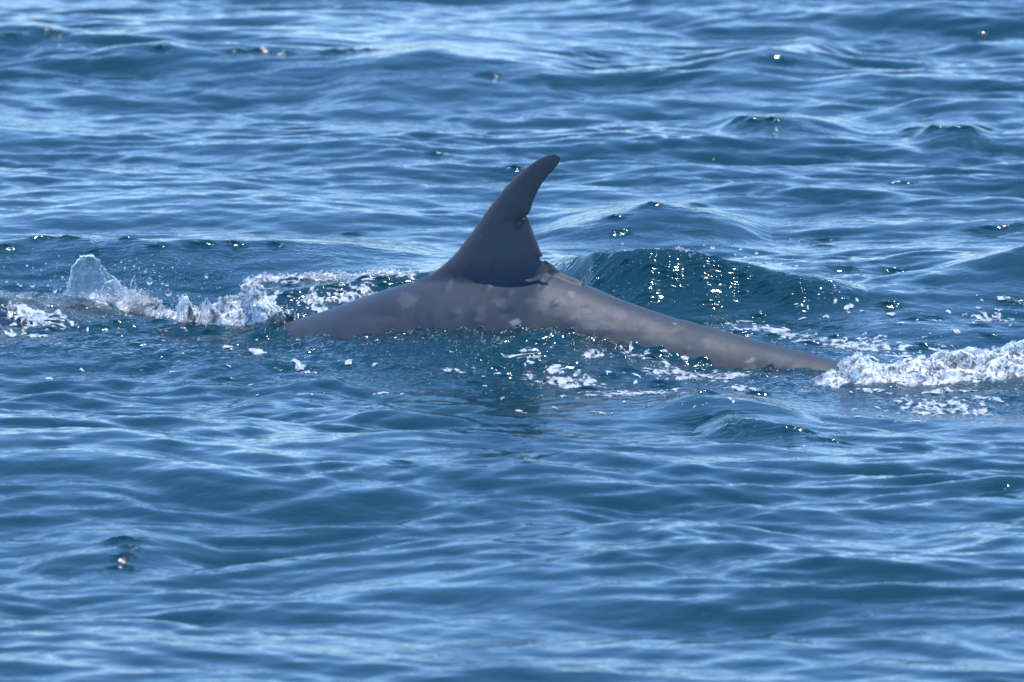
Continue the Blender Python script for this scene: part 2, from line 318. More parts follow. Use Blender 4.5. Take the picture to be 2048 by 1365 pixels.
# water lying over the whale's flank, bounded by the water line seen in the photograph
CONT = [(560, 655), (600, 676), (660, 676), (720, 672), (780, 666), (840, 661), (900, 657), (960, 656), (1010, 652), (1060, 649), (1120, 649), (1160, 656), (1200, 668), (1240, 682),
        (1290, 690), (1330, 697), (1380, 716), (1430, 730), (1500, 735), (1560, 732), (1600, 738), (1650, 746), (1700, 742)]
def hit_whale(u, v):
    d = ray(u, v)[0]; t = np.linspace(46, 53, 4000); P = CAM + t[:, None] * d
    inside = P[:, 2] < whale_top(P[:, 0], P[:, 1]); i = np.argmax(inside)
    if not inside.any(): i = np.argmin(np.abs(P[:, 2]))
    return P[i]
cp = np.array([hit_whale(u, v) for u, v in CONT]); cs, cn = sn(cp[:, 0], cp[:, 1])
cs = np.concatenate([[-9, cs[0] - .05], cs, [cs[-1] + .05, 9]]); cn = np.concatenate([[-2, -2], cn, [-2, -2]])
o_ = np.argsort(cs); cs, cn = cs[o_], cn[o_]
B = whale_top(XD, YD)
nc = np.interp(sW + .03 * fbm(XD * 12, YD * 12, 3, 33), cs, cn) + .035 * fbm(XD * 9, YD * 9, 4, 31)
m = sstep(nW - nc, -.012, .03)
left = 1 - sstep(sW, -1.3, -1.0)
film = .010 + .012 * sstep(fbm(XD * 6, YD * 5, 3, 50), -.5, .7) + .05 * sstep(nW - nc, .05, .45) * (1 - left) + left * (.012 + .02 * sstep(fbm(XD * 2.5, YD * 2, 2, 52), -.3, .5)) + .004 * fbm(XD * 22, YD * 16, 3, 51)
C = B + film * m - .14 * (1 - m)
hc = np.interp(sW, cs, np.where(cn > -1.5, whale_top(*(W0[:2, None] + AX[:2, None] * cs + NN[:2, None] * cn)), -.2))
hc = np.clip(hc, 0, 1) * sstep(sW, cs[1] - .1, cs[1] + .35) * (1 - sstep(sW, cs[-2] - .5, cs[-2] + .1))
tt = np.maximum(nW - nc, 0)
Z = Z + hc * sstep(nW - nc, -.1, 0) * np.exp(-(tt / .42) ** 1.4) * (1 - sstep(tt, 1.2, 1.6))
B = np.where((B < -2) & (nW > 0) & (np.abs(nW) < 1.0), -1.0, B)
kk = .02
ZZ = np.where(B > -2, kk * np.logaddexp(Z / kk, C / kk), Z)
Z = ZZ
thick = np.where(B > -2, Z - B, 1.0)
clar = np.exp(-np.maximum(thick, 0) / .10) * .82
chop = np.clip(chop + .5 * m * (B > -2) * np.exp(-np.maximum(thick, 0) / .08), 0, 1.5)
idx = np.arange(NX * NY).reshape(NX, NY)
F = np.stack([idx[:-1, :-1], idx[1:, :-1], idx[1:, 1:], idx[:-1, 1:]], -1).reshape(-1, 4)
sea = mesh_obj('water', np.stack([XD, YD, Z], -1).reshape(-1, 3), F, M_WATER, kind='structure')
milk = np.zeros_like(X)
for (u, v, ru, rv, am) in [(40, 612, 150, 26, .55), (200, 628, 90, 12, .45), (20, 655, 120, 16, .35), (400, 655, 150, 8, .15), (620, 590, 120, 26, .22), (1250, 730, 260, 45, .10), (1850, 745, 200, 26, .4), (1480, 600, 180, 22, .15)]:
    Pm = on_z([u], [v], .03)[0]; q_ = np.hypot((X - Pm[0]) / (ru * .0022), (Y - Pm[1]) / (rv * .0158))
    milk = np.maximum(milk, am * (1 - sstep(q_ + .5 * fbm(X * 4, Y * 3, 4, 90), .35, 1.1)) * (.6 + .5 * fbm(X * 11, Y * 7, 3, 91)))
add_attr(sea, 'milk', np.clip(milk, 0, 1)); add_attr(sea, 'chop', chop); add_attr(sea, 'clarity', clar)

DEEP, _n, _l = new_mat('deep_water_backing'); _o = nd(_n, 'ShaderNodeOutputMaterial'); _d = nd(_n, 'ShaderNodeBsdfDiffuse'); _d.inputs['Color'].default_value = (.004, .05, .06, 1); _l.new(_d.outputs[0], _o.inputs[0])
mesh_obj('deep_water_backing', [(-9000, -6000, -1.3), (9000, -6000, -1.3), (9000, 12000, -1.3), (-9000, 12000, -1.3)], [(0, 1, 2, 3)], DEEP, False, kind='structure')  # unseen backing sheet added to block sky colour from below the clear water

def surf(x, y):                                 # point of the sea surface over parameter (x, y)
    x = np.atleast_1d(np.asarray(x, float)); y = np.atleast_1d(np.asarray(y, float))
    i = np.clip(np.searchsorted(gx, x) - 1, 0, NX - 2); j = np.clip(np.searchsorted(gy, y) - 1, 0, NY - 2)
    a = (x - gx[i]) / (gx[i + 1] - gx[i]); b = (y - gy[j]) / (gy[j + 1] - gy[j])
    def f(A): return (A[i, j] * (1 - a) + A[i + 1, j] * a) * (1 - b) + (A[i, j + 1] * (1 - a) + A[i + 1, j + 1] * a) * b
    return np.stack([f(XD), f(YD), f(Z)], -1)
def sea_at(u, v):                               # first sea point (in parameters) seen through a pixel
    d = ray(u, v)[0]; yy = np.linspace(-14, 19, 3300); t = (yy - CAM[1]) / d[1]; P = CAM + t[:, None] * d
    k = (np.abs(P[:, 2]) < .5); yy = yy[k]; P = P[k]
    h = surf(P[:, 0], P[:, 1])[:, 2]; below = P[:, 2] < h; i = np.argmax(below) if below.any() else np.argmin(np.abs(P[:, 2]))
    return P[i, 0], P[i, 1]

# ------------------------------------------------------------------ whale mesh (implicit surface, nets on an uneven grid)
FIN = [(820, 640), (846, 562), (865, 549), (889, 529), (914, 505), (935, 477), (954, 452), (972, 425), (991, 400), (1009, 377), (1028, 357), (1046, 341), (1065, 326), (1086, 314), (1100, 308.5), (1110, 307),
       (1118, 310), (1121.5, 317), (1118, 327), (1108, 340), (1093, 355), (1081, 372), (1072, 389), (1066, 403), (1062.5, 416), (1058, 427), (1051, 433), (1047, 436), (1043, 442), (1041, 448), (1042.5, 450), (1044.5, 448), (1046.5, 444), (1049, 438), (1053, 432.5),
       (1057, 441), (1061, 451), (1068, 469), (1074, 484), (1080, 500), (1086, 513), (1079, 515), (1080, 520), (1085, 523), (1089, 518.5), (1096, 523), (1102, 527), (1111, 536), (1115, 542), (1110, 546), (1114, 549), (1120, 551), (1131, 558), (1150, 563), (1190, 640)]
fs, fz = to_plane(*np.array(FIN, float).T)
def fin_dist(s, z):                             # signed distance inside the fin outline
    s = s.ravel(); z = z.ravel(); best = np.full(s.shape, 1e9); ins = np.zeros(s.shape, bool)
    for i in range(len(fs)):
        x0, y0 = fs[i], fz[i]; x1, y1 = fs[(i + 1) % len(fs)], fz[(i + 1) % len(fs)]
        dx, dy = x1 - x0, y1 - y0; t = np.clip(((s - x0) * dx + (z - y0) * dy) / (dx * dx + dy * dy), 0, 1)
        best = np.minimum(best, (s - x0 - t * dx) ** 2 + (z - y0 - t * dy) ** 2)
        c = ((y0 > z) != (y1 > z)); xc = x0 + (z - y0) * dx / (dy if abs(dy) > 1e-12 else 1e-12); ins ^= c & (s < xc)
    return np.where(ins, 1, -1) * np.sqrt(best)
LUMPS = []; EXTRA = [(1038, 450, 4, 8, -.011), (1040, 444, 3, 6, -.006)]                                      # s, z, rs, rz, height
for (u, v, ru, rv, h) in EXTRA + [(1015, 432, 7, 9, .004), (1020, 437, 3, 4, -.004), (995, 520, 6, 13, .005), (1000, 530, 4, 8, -.003), (1021, 515, 5, 9, .005), (1024, 542, 4, 6, .004), (995, 560, 7, 7, .005),
                          (913, 560, 8, 9, .004), (920, 553, 5, 6, -.003), (969, 477, 3, 7, .003), (1080, 540, 12, 10, .002), (1092, 530, 6, 9, -.003), (1096, 548, 5, 8, .002), (1105, 552, 5, 9, -.003), (1072, 552, 8, 7, -.004),
                          (1117, 562, 9, 6, .002), (955, 601, 10, 6, .006), (996, 598, 12, 7, .007), (1004, 610, 12, 7, .006), (1060, 602, 12, 7, -.006), (1052, 598, 9, 5, .005), (1143, 588, 7, 6, .006), (1045, 573, 7, 5, .004),
                          (936, 639, 12, 6, .006), (1030, 645, 9, 6, .006), (820, 590, 30, 14, .006), (890, 610, 10, 8, .004), (1180, 620, 14, 9, .005), (1250, 640, 15, 8, .005), (1320, 660, 14, 9, .004), (940, 530, 3, 6, .002)]:
    s_, z_ = to_plane([u], [v]); LUMPS.append((s_[0], z_[0], ru * .0024, rv * .0024, h * (.6 if v > 556 else .9)))
_rl = random.Random(4)
for _ in range(90):
    LUMPS.append((_rl.uniform(-1.0, 1.7), _rl.uniform(-.05, .22), _rl.uniform(.012, .04), _rl.uniform(.008, .02), _rl.choice([-1, 1]) * _rl.uniform(.0006, .002)))
zb = to_plane([1000.], [600.])[1][0]; zt = to_plane([1100.], [308.])[1][0]
SF0, SF1 = to_plane([1020., 1100.], [540., 540.])[0]
def field(s, n, z, p=None, lumps=True):
    a, b = ab(s); rz = ridge(s)
    g = (1 - ((np.abs(n / a) + 1e-6) ** PX + (np.abs((z - rz + b) / b) + 1e-6) ** PX) ** (1 / PX)) * np.minimum(a, b) * .9
    if p is None: p = fin_dist(s, z).reshape(np.shape(s))
    hh = np.clip((z - zb) / (zt - zb), 0, 1); T = (.062 * (1 - hh) ** 1.1 + .017) * (1 - .62 * sstep(s, SF0, SF1)); L = .17 * (1 - hh) + .035
    q = np.clip(p / L, -3, 1)
    f = (1 - (1 - q) ** 2 - (n / T) ** 2) * T * .5
    f = np.where(p < -.03, np.minimum(f, p), f)
    k = .022
    r = np.maximum(f, g) + np.maximum(k - np.abs(f - g), 0) ** 2 / (4 * k)
    if lumps:
        dz = 0
        for (ls_, lz, ra, rb, h) in LUMPS:
            dz = dz + h * np.exp(-((s - ls_) / ra) ** 2 - ((z - lz + .1 * np.abs(n)) / rb) ** 2)
        r = r + dz
    return r
As = spaced([(-5, .08), (-2.6, .02), (-1.5, .011), (-.5, .0055), (.42, .0115), (1.9, .03), (2.6, .08), (4.4, None)])
An = spaced([(-1.16, .04), (-.72, .022), (-.09, .0055), (.09, .012), (.5, .022), (.72, .04), (1.16, None)])
Az = spaced([(-2.6, .08), (-.6, .03), (-.14, .011), (.2, .0058), (.90, None)])
GS, GZ = np.meshgrid(As, Az, indexing='ij'); PD = np.full(GS.shape, -1.0)
mk = (GS > -.7) & (GS < .6) & (GZ > -.15); PD[mk] = fin_dist(GS[mk], GZ[mk])
Fv = field(As[:, None, None], An[None, :, None], Az[None, None, :], PD[:, None, :], lumps=False).astype(np.float32)
sg = Fv > 0
def cells():
    c = np.zeros(tuple(n - 1 for n in Fv.shape), np.int8)
    for a in (0, 1):
        for b in (0, 1):
            for d in (0, 1): c += sg[a:a + c.shape[0], b:b + c.shape[1], d:d + c.shape[2]]
    return (c > 0) & (c < 8)
act = cells(); ids = -np.ones(act.shape, np.int32); ci = np.argwhere(act); ids[act] = np.arange(len(ci))
acc = np.zeros((len(ci), 3)); cnt = np.zeros(len(ci))
corn = [(a, b, d) for a in (0, 1) for b in (0, 1) for d in (0, 1)]
for c0 in corn:
    for axn in range(3):
        if c0[axn]: continue
        c1 = list(c0); c1[axn] = 1
        i0 = ci + np.array(c0); i1 = ci + np.array(c1); f0 = Fv[tuple(i0.T)]; f1 = Fv[tuple(i1.T)]
        x = (f0 > 0) != (f1 > 0); t = np.where(x, f0 / np.where(x, f0 - f1, 1), 0)[:, None]
        p0 = np.stack([As[i0[:, 0]], An[i0[:, 1]], Az[i0[:, 2]]], 1); p1 = np.stack([As[i1[:, 0]], An[i1[:, 1]], Az[i1[:, 2]]], 1)
        acc += np.where(x[:, None], p0 + (p1 - p0) * t, 0); cnt += x
WV = acc / cnt[:, None]
quads = []
for axn in range(3):
    o1, o2 = [(1, 2), (2, 0), (0, 1)][axn]
    lo = [slice(1, -1)] * 3; lo[axn] = slice(0, -1); hi = list(lo); hi[axn] = slice(1, None)
    A0 = sg[tuple(lo)]; A1 = sg[tuple(hi)]
    for flip in (False, True):
        e = np.argwhere((A0 & ~A1) if not flip else (~A0 & A1))
        if not len(e): continue
        base = e.copy(); base[:, o1] += 1; base[:, o2] += 1
        def cid(d1, d2):
            q = base.copy(); q[:, o1] -= d1; q[:, o2] -= d2; return ids[tuple(q.T)]
        q4 = np.stack([cid(1, 1), cid(0, 1), cid(0, 0), cid(1, 0)], 1)
        quads.append(q4[:, ::-1] if flip else q4)
WF = np.concatenate(quads)
vis = (WV[:, 2] > -.4)
for it in range(3):                              # settle the vertices on the exact surface, lumps included
    q = WV[vis]; e = 1e-3
    f0 = field(q[:, 0], q[:, 1], q[:, 2]); G = np.stack([(field(q[:, 0] + (e if k == 0 else 0), q[:, 1] + (e if k == 1 else 0), q[:, 2] + (e if k == 2 else 0)) - f0) / e for k in range(3)], 1)
    g2 = (G ** 2).sum(1); stp = -(f0 / np.maximum(g2, .05))[:, None] * G
    ln = np.linalg.norm(stp, axis=1, keepdims=True); WV[vis] = q + stp * np.minimum(1, .006 / np.maximum(ln, 1e-9))
pale = np.zeros(len(WV)); 
def paint(u, v, ru, rv, amt, ang=0):
    global pale
    P = W0 + WV[:, :1] * AX + WV[:, 1:2] * NN + WV[:, 2:] * np.array([[0, 0, 1.]]); uu, vv = project(P)
    dx, dy = uu - u, vv - v; c, s = math.cos(ang), math.sin(ang); x = (dx * c + dy * s) / ru; y = (-dx * s + dy * c) / rv
    r = np.sqrt(x * x + y * y) + .35 * fbm(uu * .12, vv * .12, 2, 7)
    pale = np.maximum(pale, amt * (1 - sstep(r, .55, 1.15)) * (WV[:, 1] > 0))
for a_ in [(1030, 645, 12, 7, .75, -.3), (1501, 722, 12, 5, .6, -.3), (1350, 648, 6, 3, .5), (1143, 588, 8, 6, .35), (955, 640, 8, 4, .15), (1000, 605, 18, 10, .12), (815, 600, 22, 18, .13), (1060, 602, 14, 6, .10),
           (1180, 640, 40, 18, .14, .4), (1110, 612, 35, 22, .12), (1230, 625, 30, 14, .12, .3), (1300, 650, 34, 10, .1, .3), (1420, 690, 40, 10, .1, .3), (1340, 680, 25, 10, .09, .2), (1560, 715, 30, 8, .08, .3), (760, 640, 40, 10, .07)]:
    paint(*a_)
WP = W0 + WV[:, :1] * AX + WV[:, 1:2] * NN + WV[:, 2:] * np.array([[0, 0, 1.]])
whale = mesh_obj('whale', WP, WF, M_SKIN, label='grey whale back with a torn, curved dorsal fin rolling through the sea', category='whale')
add_attr(whale, 'pale', pale)
pdv = fin_dist(WV[:, 0], WV[:, 2]); add_attr(whale, 'fin', sstep(WV[:, 2] - ridge(WV[:, 0]), -.02, .12))


# ------------------------------------------------------------------ foam lying on the water
RND = random.Random(21); NR = np.random.RandomState(5)
def patch(u, v, ru, rv, tilt=0.0, seed=0, thick=.007, thr=.0, freq=1.0, dx=.0045, dy=.0095, whole=False):
    """an irregular sheet of bubbles draped over the sea, centre and half sizes given in photo pixels"""
    cx, cy = sea_at(u, v); hx = ru * .0022 * 1.35; hy = rv * .0022 / .139 * 1.5
    sl = math.tan(tilt)                          # tilt of the streak in the picture, as a shear on the water
    nx = max(6, int(2 * hx / dx)); ny = max(5, int(2 * hy / dy)); nx = min(nx, 170); ny = min(ny, 110)
    a, b = np.meshgrid(np.linspace(-1, 1, nx), np.linspace(-1, 1, ny), indexing='ij')
    x = cx + a * hx; y = cy + b * hy - a * hx * sl / .139
    rr = np.sqrt((a * 1.35) ** 2 + (b * 1.5) ** 2)
    msk = 1 - rr + .8 * fbm(x * 7 * freq + seed * 3.1, y * 4.6 * freq + .8 * x * freq, 4, seed, .62) - thr
    msk -= .8 * sstep(fbm(x * 30 + seed, y * 16, 2, seed + 5), .25, .7)        # holes
    msk = np.minimum(msk, (1 - np.maximum(np.abs(a), np.abs(b))) * 4)
    P = surf(x.ravel(), y.ravel()); h = np.clip(msk.ravel(), -.25, .5)
    bub = np.abs(fbm(x.ravel() * 70, y.ravel() * 40, 2, seed + 8))
    P[:, 2] += np.where(h > 0, .0015 + thick * .55 * np.sqrt(np.maximum(h, 0)) * (1 + 1.5 * bub), h * .03)
    idx = np.arange(nx * ny).reshape(nx, ny)
    q = np.stack([idx[:-1, :-1], idx[1:, :-1], idx[1:, 1:], idx[:-1, 1:]], -1).reshape(-1, 4)
    k = (msk.ravel()[q] > -.12).all(1); q = q[k]
    if not len(q): return None
    if whole:                                    # keep only the largest connected piece
        lb = np.arange(nx * ny)
        while True:
            mn = lb[q].min(1); nw = lb.copy(); np.minimum.at(nw, q.ravel(), np.repeat(mn, 4))
            if (nw == lb).all(): break
            lb = nw
        fl_ = lb[q[:, 0]]; vals, cnts = np.unique(fl_, return_counts=True); q = q[fl_ == vals[cnts.argmax()]]
    us, inv = np.unique(q, return_inverse=True)
    return P[us], inv.reshape(-1, 4), msk.ravel()[us]
def join(parts):
    Vs, Fs, n = [], [], 0
    for p in parts:
        if p is None: continue
        Vs.append(p[0]); Fs.append(p[1] + n); n += len(p[0])
    DENS[:] = [np.concatenate([p[2] for p in parts if p is not None and len(p) > 2] or [np.zeros(0)])]
    return np.concatenate(Vs), np.concatenate(Fs)
DENS = []
FOAM = [  # u, v, half width, half height, tilt, where
    (62, 632, 66, 8, .08, 'broad oval foam patch on the shallow hump at the left edge'),
    (68, 671, 42, 4, .05, 'thin foam streak below the oval foam patch at the left edge'),
    (20, 668, 20, 4, .1, 'small foam streak touching the left edge, under the hump'),
    (600, 733, 34, 7, .25, 'foam streak in front of the left end of the whale back'),
    (520, 708, 40, 4, .1, 'long faint foam streak left of the whale, near the water line'),
    (1045, 712, 46, 7, .03, 'ragged foam streak below the middle of the whale back'),
    (1195, 712, 26, 9, -.05, 'compact foam patch under the whale back, right of the fin'),
    (1108, 738, 24, 10, -.1, 'peaked white foam lump in front of the whale below the fin'),
    (1180, 764, 26, 8, .4, 'curled foam streak right of and below the peaked foam lump'),
    (1150, 775, 40, 4, .0, 'flat foam streak left of the curled streak in front of the whale'),
    (1330, 746, 74, 6, -.05, 'longest foam streak in front of the tail end of the back'),
    (1480, 776, 44, 7, .1, 'foam patch in front of the tail end, left of the breaking crest'),
    (1490, 752, 40, 5, .03, 'foam streak just under the tail end of the whale back'),
    (1530, 757, 22, 5, .1, 'small foam patch close to the tail end water line'),
    (1300, 786, 34, 6, .03, 'foam patch at the foot of the stirred water, centre right'),
    (1240, 790, 26, 4, -.1, 'thin foam streak at the foot of the stirred water'),
    (1010, 800, 14, 3, 0, 'lone foam fleck well below the fin'),
    (1460, 640, 60, 5, .12, 'foam streak behind the back, nearest to the wave with glints'),
    (1560, 658, 60, 5, .14, 'middle foam streak behind the tail end of the back'),
    (1700, 693, 64, 6, .12, 'long foam streak behind the breaking crest at the right'),
    (1722, 714, 34, 6, .0, 'foam patch touching the left end of the breaking crest'),
    (1800, 713, 50, 5, .06, 'foam streak just above the breaking crest at the right'),
    (1775, 674, 20, 4, -.05, 'small bright foam patch behind the breaking crest'),
    (1832, 690, 60, 3, -.03, 'thin level foam streak above the breaking crest'),
    (1885, 702, 22, 4, .1, 'short foam streak just behind the top of the breaking crest'),
    (1785, 628, 20, 3, 0, 'small foam fleck among the ripples right of the glinting wave'),
    (1905, 808, 46, 12, -.25, 'branching foam patch in front of the breaking crest, upper branch'),
    (1880, 826, 34, 8, .45, 'slanting foam streak joining the two branching patches lower right'),
    (1955, 830, 46, 7, -.03, 'lowest foam patch in front of the breaking crest at the right'),
    (1990, 800, 40, 4, .05, 'foam streak near the right edge, below the breaking crest'),
    (1740, 782, 50, 4, .0, 'foam streak along the foot of the breaking crest'),
    (1900, 784, 70, 4, -.05, 'faint foam streak under the right part of the breaking crest'),
    (2020, 603, 26, 5, .1, 'foam patch near the right edge behind the breaking crest'),
    (905, 742, 24, 4, .05, 'small foam patch in front of the whale, left of the lump'),
    (640, 662, 12, 2, 0, 'tiny foam fleck at the left end of the water line'),
    (620, 608, 34, 6, .05, 'foam patch in the hollow between the whale and the wave behind it'),
    (580, 628, 28, 5, 0, 'foam patch behind the left end of the whale back'),
]
for k, (u, v, ru, rv, t, lab) in enumerate(FOAM):
    p = patch(u, v, ru * .85, rv * .6, t, 10 + k, thick=.004, freq=1.5, whole=True)
    if p is None: continue
    fo_ = mesh_obj('foam_patch', p[0], p[1], M_FOAM, label=lab, category='foam', group='foam patches around the whale'); add_attr(fo_, 'dens', p[2])
fl = []
zones = [(60, 600, 640, 690, 10), (420, 700, 1000, 800, 14), (930, 690, 1580, 800, 26), (1000, 780, 1500, 830, 20), (1380, 620, 2040, 720, 30), (1700, 780, 2046, 850, 24), (0, 690, 500, 760, 6), (470, 550, 860, 640, 30), (1560, 590, 2040, 640, 16)]
for (u0, v0, u1, v1, n) in zones:
    for _ in range(n):
        w_ = 2.5 + 11 * RND.random() ** 2; fl.append(patch(RND.uniform(u0, u1), RND.uniform(v0, v1), w_, RND.uniform(.7, 1.8), RND.uniform(-.15, .2), RND.randint(100, 900), .003, -.15))
for (u, v, ru, rv, t) in [(1400, 752, 120, 14, .02), (1120, 760, 90, 9, .05), (1290, 716, 70, 10, .1), (1560, 665, 120, 12, .14), (1740, 690, 120, 14, .1), (1880, 815, 110, 18, .0), (1980, 640, 60, 12, .05), (80, 640, 90, 14, .03), (1250, 790, 130, 10, .0), (700, 590, 90, 10, 0)]:
    fl.append(patch(u, v, ru, rv, t, int(u) + 3, .002, .30, 2.6))
V_, F_ = join(fl); o_ = mesh_obj('foam_flecks', V_, F_, M_FOAM, kind='stuff', label='small scattered foam flecks on the stirred water round the whale'); add_attr(o_, 'dens', DENS[0])

# foam veins torn over the faces of the two steep waves behind
fv = []
for (u, v, ru, rv, t) in [(520, 566, 26, 7, -.3), (560, 560, 60, 6, 0), (660, 556, 60, 7, -.05), (745, 556, 26, 14, .1), (735, 578, 14, 16, .3), (765, 552, 60, 5, .02), (820, 550, 40, 4, .05), (620, 590, 40, 6, -.3), (590, 578, 30, 9, -.5), (545, 600, 40, 10, -.4), (700, 592, 40, 5, -.2), (650, 604, 34, 5, -.1)]:
    fv.append(patch(u, v, ru, rv * 1.0, t, int(u), .003, .38, 3.6, dy=.006))
V_, F_ = join(fv); o_ = mesh_obj('torn_foam', V_, F_, M_FOAM, kind='stuff', label='torn foam veins over the faces of the steep waves behind the whale'); add_attr(o_, 'dens', DENS[0])

# small steep ripples riding on the crests: fine geometry that catches the sun
rp = []
rg = random.Random(8); GLINT = [(u, v, gr * (1.7 if v < 320 else 1.3)) for u, v, gr in GLINT]
GLINT += [(rg.gauss(1440, 130), 0, 0) for _ in range(34)]
GLINT = [(u, np.interp(u, [1100, 1190, 1300, 1400, 1480, 1600, 1730], [550, 524, 514, 520, 545, 572, 604]) + abs(rg.gauss(0, 34)), rg.uniform(7, 22)) if not v and u > 1120 and u < 1740 else (u, v, gr) for u, v, gr in GLINT]
GLINT = [g for g in GLINT if g[1]] + [(rg.uniform(950, 1560), rg.uniform(662, 790), rg.uniform(8, 20)) for _ in range(30)] + [(rg.uniform(490, 850), rg.uniform(552, 600), rg.uniform(6, 16)) for _ in range(14)] + [(rg.uniform(60, 560), rg.uniform(640, 680), rg.uniform(8, 16)) for _ in range(10)] + [(rg.uniform(1600, 2040), rg.uniform(590, 700), rg.uniform(6, 14)) for _ in range(10)]
for k, (gu, gv, gr) in enumerate(GLINT):
    cx, cy = sea_at(gu, gv); wx = gr * .0022 + .02; hx = 2.3 * wx + .02; hy = .11
    nx = max(10, int(2 * hx / .007)); ny = int(2 * hy / .003)
    a, b = np.meshgrid(np.linspace(-1, 1, nx), np.linspace(-1, 1, ny), indexing='ij'); x = cx + a * hx; y = cy + b * hy
    P = surf(x.ravel(), y.ravel()); x = x.ravel(); y = y.ravel()
    env = np.exp(-((x - cx) / wx) ** 2 - ((y - cy) / .050) ** 2)
    ph = 3.5 * fbm(x * 5 + k, y * 5, 2, k)
    h = (.0108 if gv < 320 or gv > 900 else .0092) * env * np.sin((y - cy) * 140 + ph) * (.7 + .9 * perlin(x * 16, y * 10, k + 3)) + .0042 * env * np.sin((y - cy) * 205 + (x - cx) * 60 + 1.7 * ph)
    P[:, 2] += h + .0015 - .006 * (1 - sstep(np.minimum(1 - np.abs(a.ravel()), 1 - np.abs(b.ravel())), 0, .25)); P[:, 2] += .002 * env
    idx = np.arange(nx * ny).reshape(nx, ny); rp.append((P, np.stack([idx[:-1, :-1], idx[1:, :-1], idx[1:, 1:], idx[:-1, 1:]], -1).reshape(-1, 4)))
V_, F_ = join(rp); mesh_obj('crest_ripples', V_, F_, M_WATER, kind='stuff', label='tiny steep ripples on the wave crests that catch the sun')

# ------------------------------------------------------------------ spheres for drops and bubbles
def ico(sub):
    import bmesh
    bm = bmesh.new(); bmesh.ops.create_icosphere(bm, subdivisions=sub, radius=1); bm.verts.ensure_lookup_table()
    V = np.array([v.co[:] for v in bm.verts]); F = np.array([[v.index for v in f.verts] for f in bm.faces]); bm.free(); return V, F
I1 = ico(1); I2 = ico(2); I3 = ico(3)
def balls(P, R, base=I2, squash=None, wob=.12):
    n = len(P); V, F = base; m_ = len(V)
    sc = R[:, None] * (1 + wob * NR.randn(n, 3)); 
    if squash is not None: sc[:, 2] *= squash
    VV = P[:, None, :] + V[None] * sc[:, None, :]
    FF = F[None] + (np.arange(n) * m_)[:, None, None]
    return VV.reshape(-1, 3), FF.reshape(-1, 3)

# ------------------------------------------------------------------ frothing crests
def froth(name, top, base, depth, mat, amp=.03, seed=0, nb=900, rb=(.003, .010), parent=None, f=11, **props):
    """a tumbling ridge of aerated water. top/base: photo outlines (u, v)"""
    top = np.array(top, float); base = np.array(base, float)
    us = np.arange(base[0, 0], base[-1, 0], 2.2); vb = np.interp(us, base[:, 0], base[:, 1]); vt = np.interp(us, top[:, 0], top[:, 1])
    q = np.array([sea_at(u, v) for u, v in zip(us[::6], vb[::6])]); bx = np.interp(us, us[::6], q[:, 0]); by = np.interp(us, us[::6], q[:, 1])
    ker = np.ones(25) / 25; by = np.convolve(np.pad(by, 12, 'edge'), ker, 'valid')
    bz = surf(bx, by)[:, 2]
    t = np.linspace(0, 1, 90)
    d = ray(us, vt); yc = by + depth * .45; tt = (yc - CAM[1]) / d[:, 1]; zt_ = CAM[2] + d[:, 2] * tt; H = np.maximum(zt_ - bz, .004)
    x = bx[:, None] + 0 * t; y = by[:, None] + depth * t
    prof = np.where(t < .45, np.sin(t / .45 * np.pi / 2) ** .75, np.cos((t - .45) / .55 * np.pi / 2) ** 1.1)
    S0 = surf(x.ravel(), y.ravel()); zb_ = np.minimum(S0[:, 2].reshape(x.shape), bz[:, None]) - .012
    w_ = sstep(np.arange(len(us)), 0, 14) * (1 - sstep(np.arange(len(us)), len(us) - 14, len(us)))
    z = zb_ + (H[:, None] + .012) * prof * w_[:, None]
    e = np.clip(H / .06, .15, 1)[:, None] * (prof ** .5)
    n1 = 1.6 - fbm(x * f, (y + z * 1.6) * f, 3, seed, .5, True); n2 = fbm(x * f * .8 + 9, (z - y) * f, 4, seed + 3, .6)
    z = z + amp * e * (n1 - .9) * .7; y = y - amp * e * 1.2 * n2; x = x + amp * e * fbm(z * f + 4, y * f, 3, seed + 6)
    V = np.stack([x, y, z], -1).reshape(-1, 3); idx = np.arange(V.shape[0]).reshape(x.shape)
    F = np.stack([idx[:-1, :-1], idx[1:, :-1], idx[1:, 1:], idx[:-1, 1:]], -1).reshape(-1, 4)
    o = mesh_obj(name, V, F, mat, **props)
    if parent: o.parent = parent
    k = NR.randint(0, x.shape[0], nb); j = (np.abs(NR.beta(1.6, 1.6, nb) * 66)).astype(int)
    P = np.stack([x, y, z], -1)[k, j] + np.stack([NR.randn(nb) * .004, -np.abs(NR.randn(nb)) * .008, np.abs(NR.randn(nb)) * .006], 1)
    R = rb[0] * .6 + (rb[1] * 1.3 - rb[0]) * NR.rand(nb) ** 5
    return o, P, R

def root(name, loc, **props):
    o = D.objects.new(name, None); S.collection.objects.link(o); o.empty_display_size = .1
    for k, v in props.items(): o[k] = v
    return o

# right: breaking crest over the tail
cr = root('breaking_crest', (0, 0, 0), label='low breaking crest of froth and bubbles at the right, over the end of the whale', category='wave crest')
TOP_R = [(1610, 778), (1635, 768), (1655, 750), (1690, 736), (1725, 722), (1755, 728), (1780, 738), (1810, 724), (1850, 716), (1900, 708), (1950, 706), (1990, 702), (2020, 696), (2060, 690), (2120, 690), (2200, 705)]
BAS_R = [(1610, 782), (1700, 776), (1800, 772), (1900, 770), (2000, 764), (2060, 756), (2200, 750)]
fo, P, R = froth('froth', TOP_R, BAS_R, .55, M_FROTH, .042, 3, 900, parent=cr, kind='stuff', f=7.5)
V_, F_ = balls(P, R, I1); b_ = mesh_obj('bubbles', V_, F_, M_BUB, kind='stuff'); b_.parent = cr

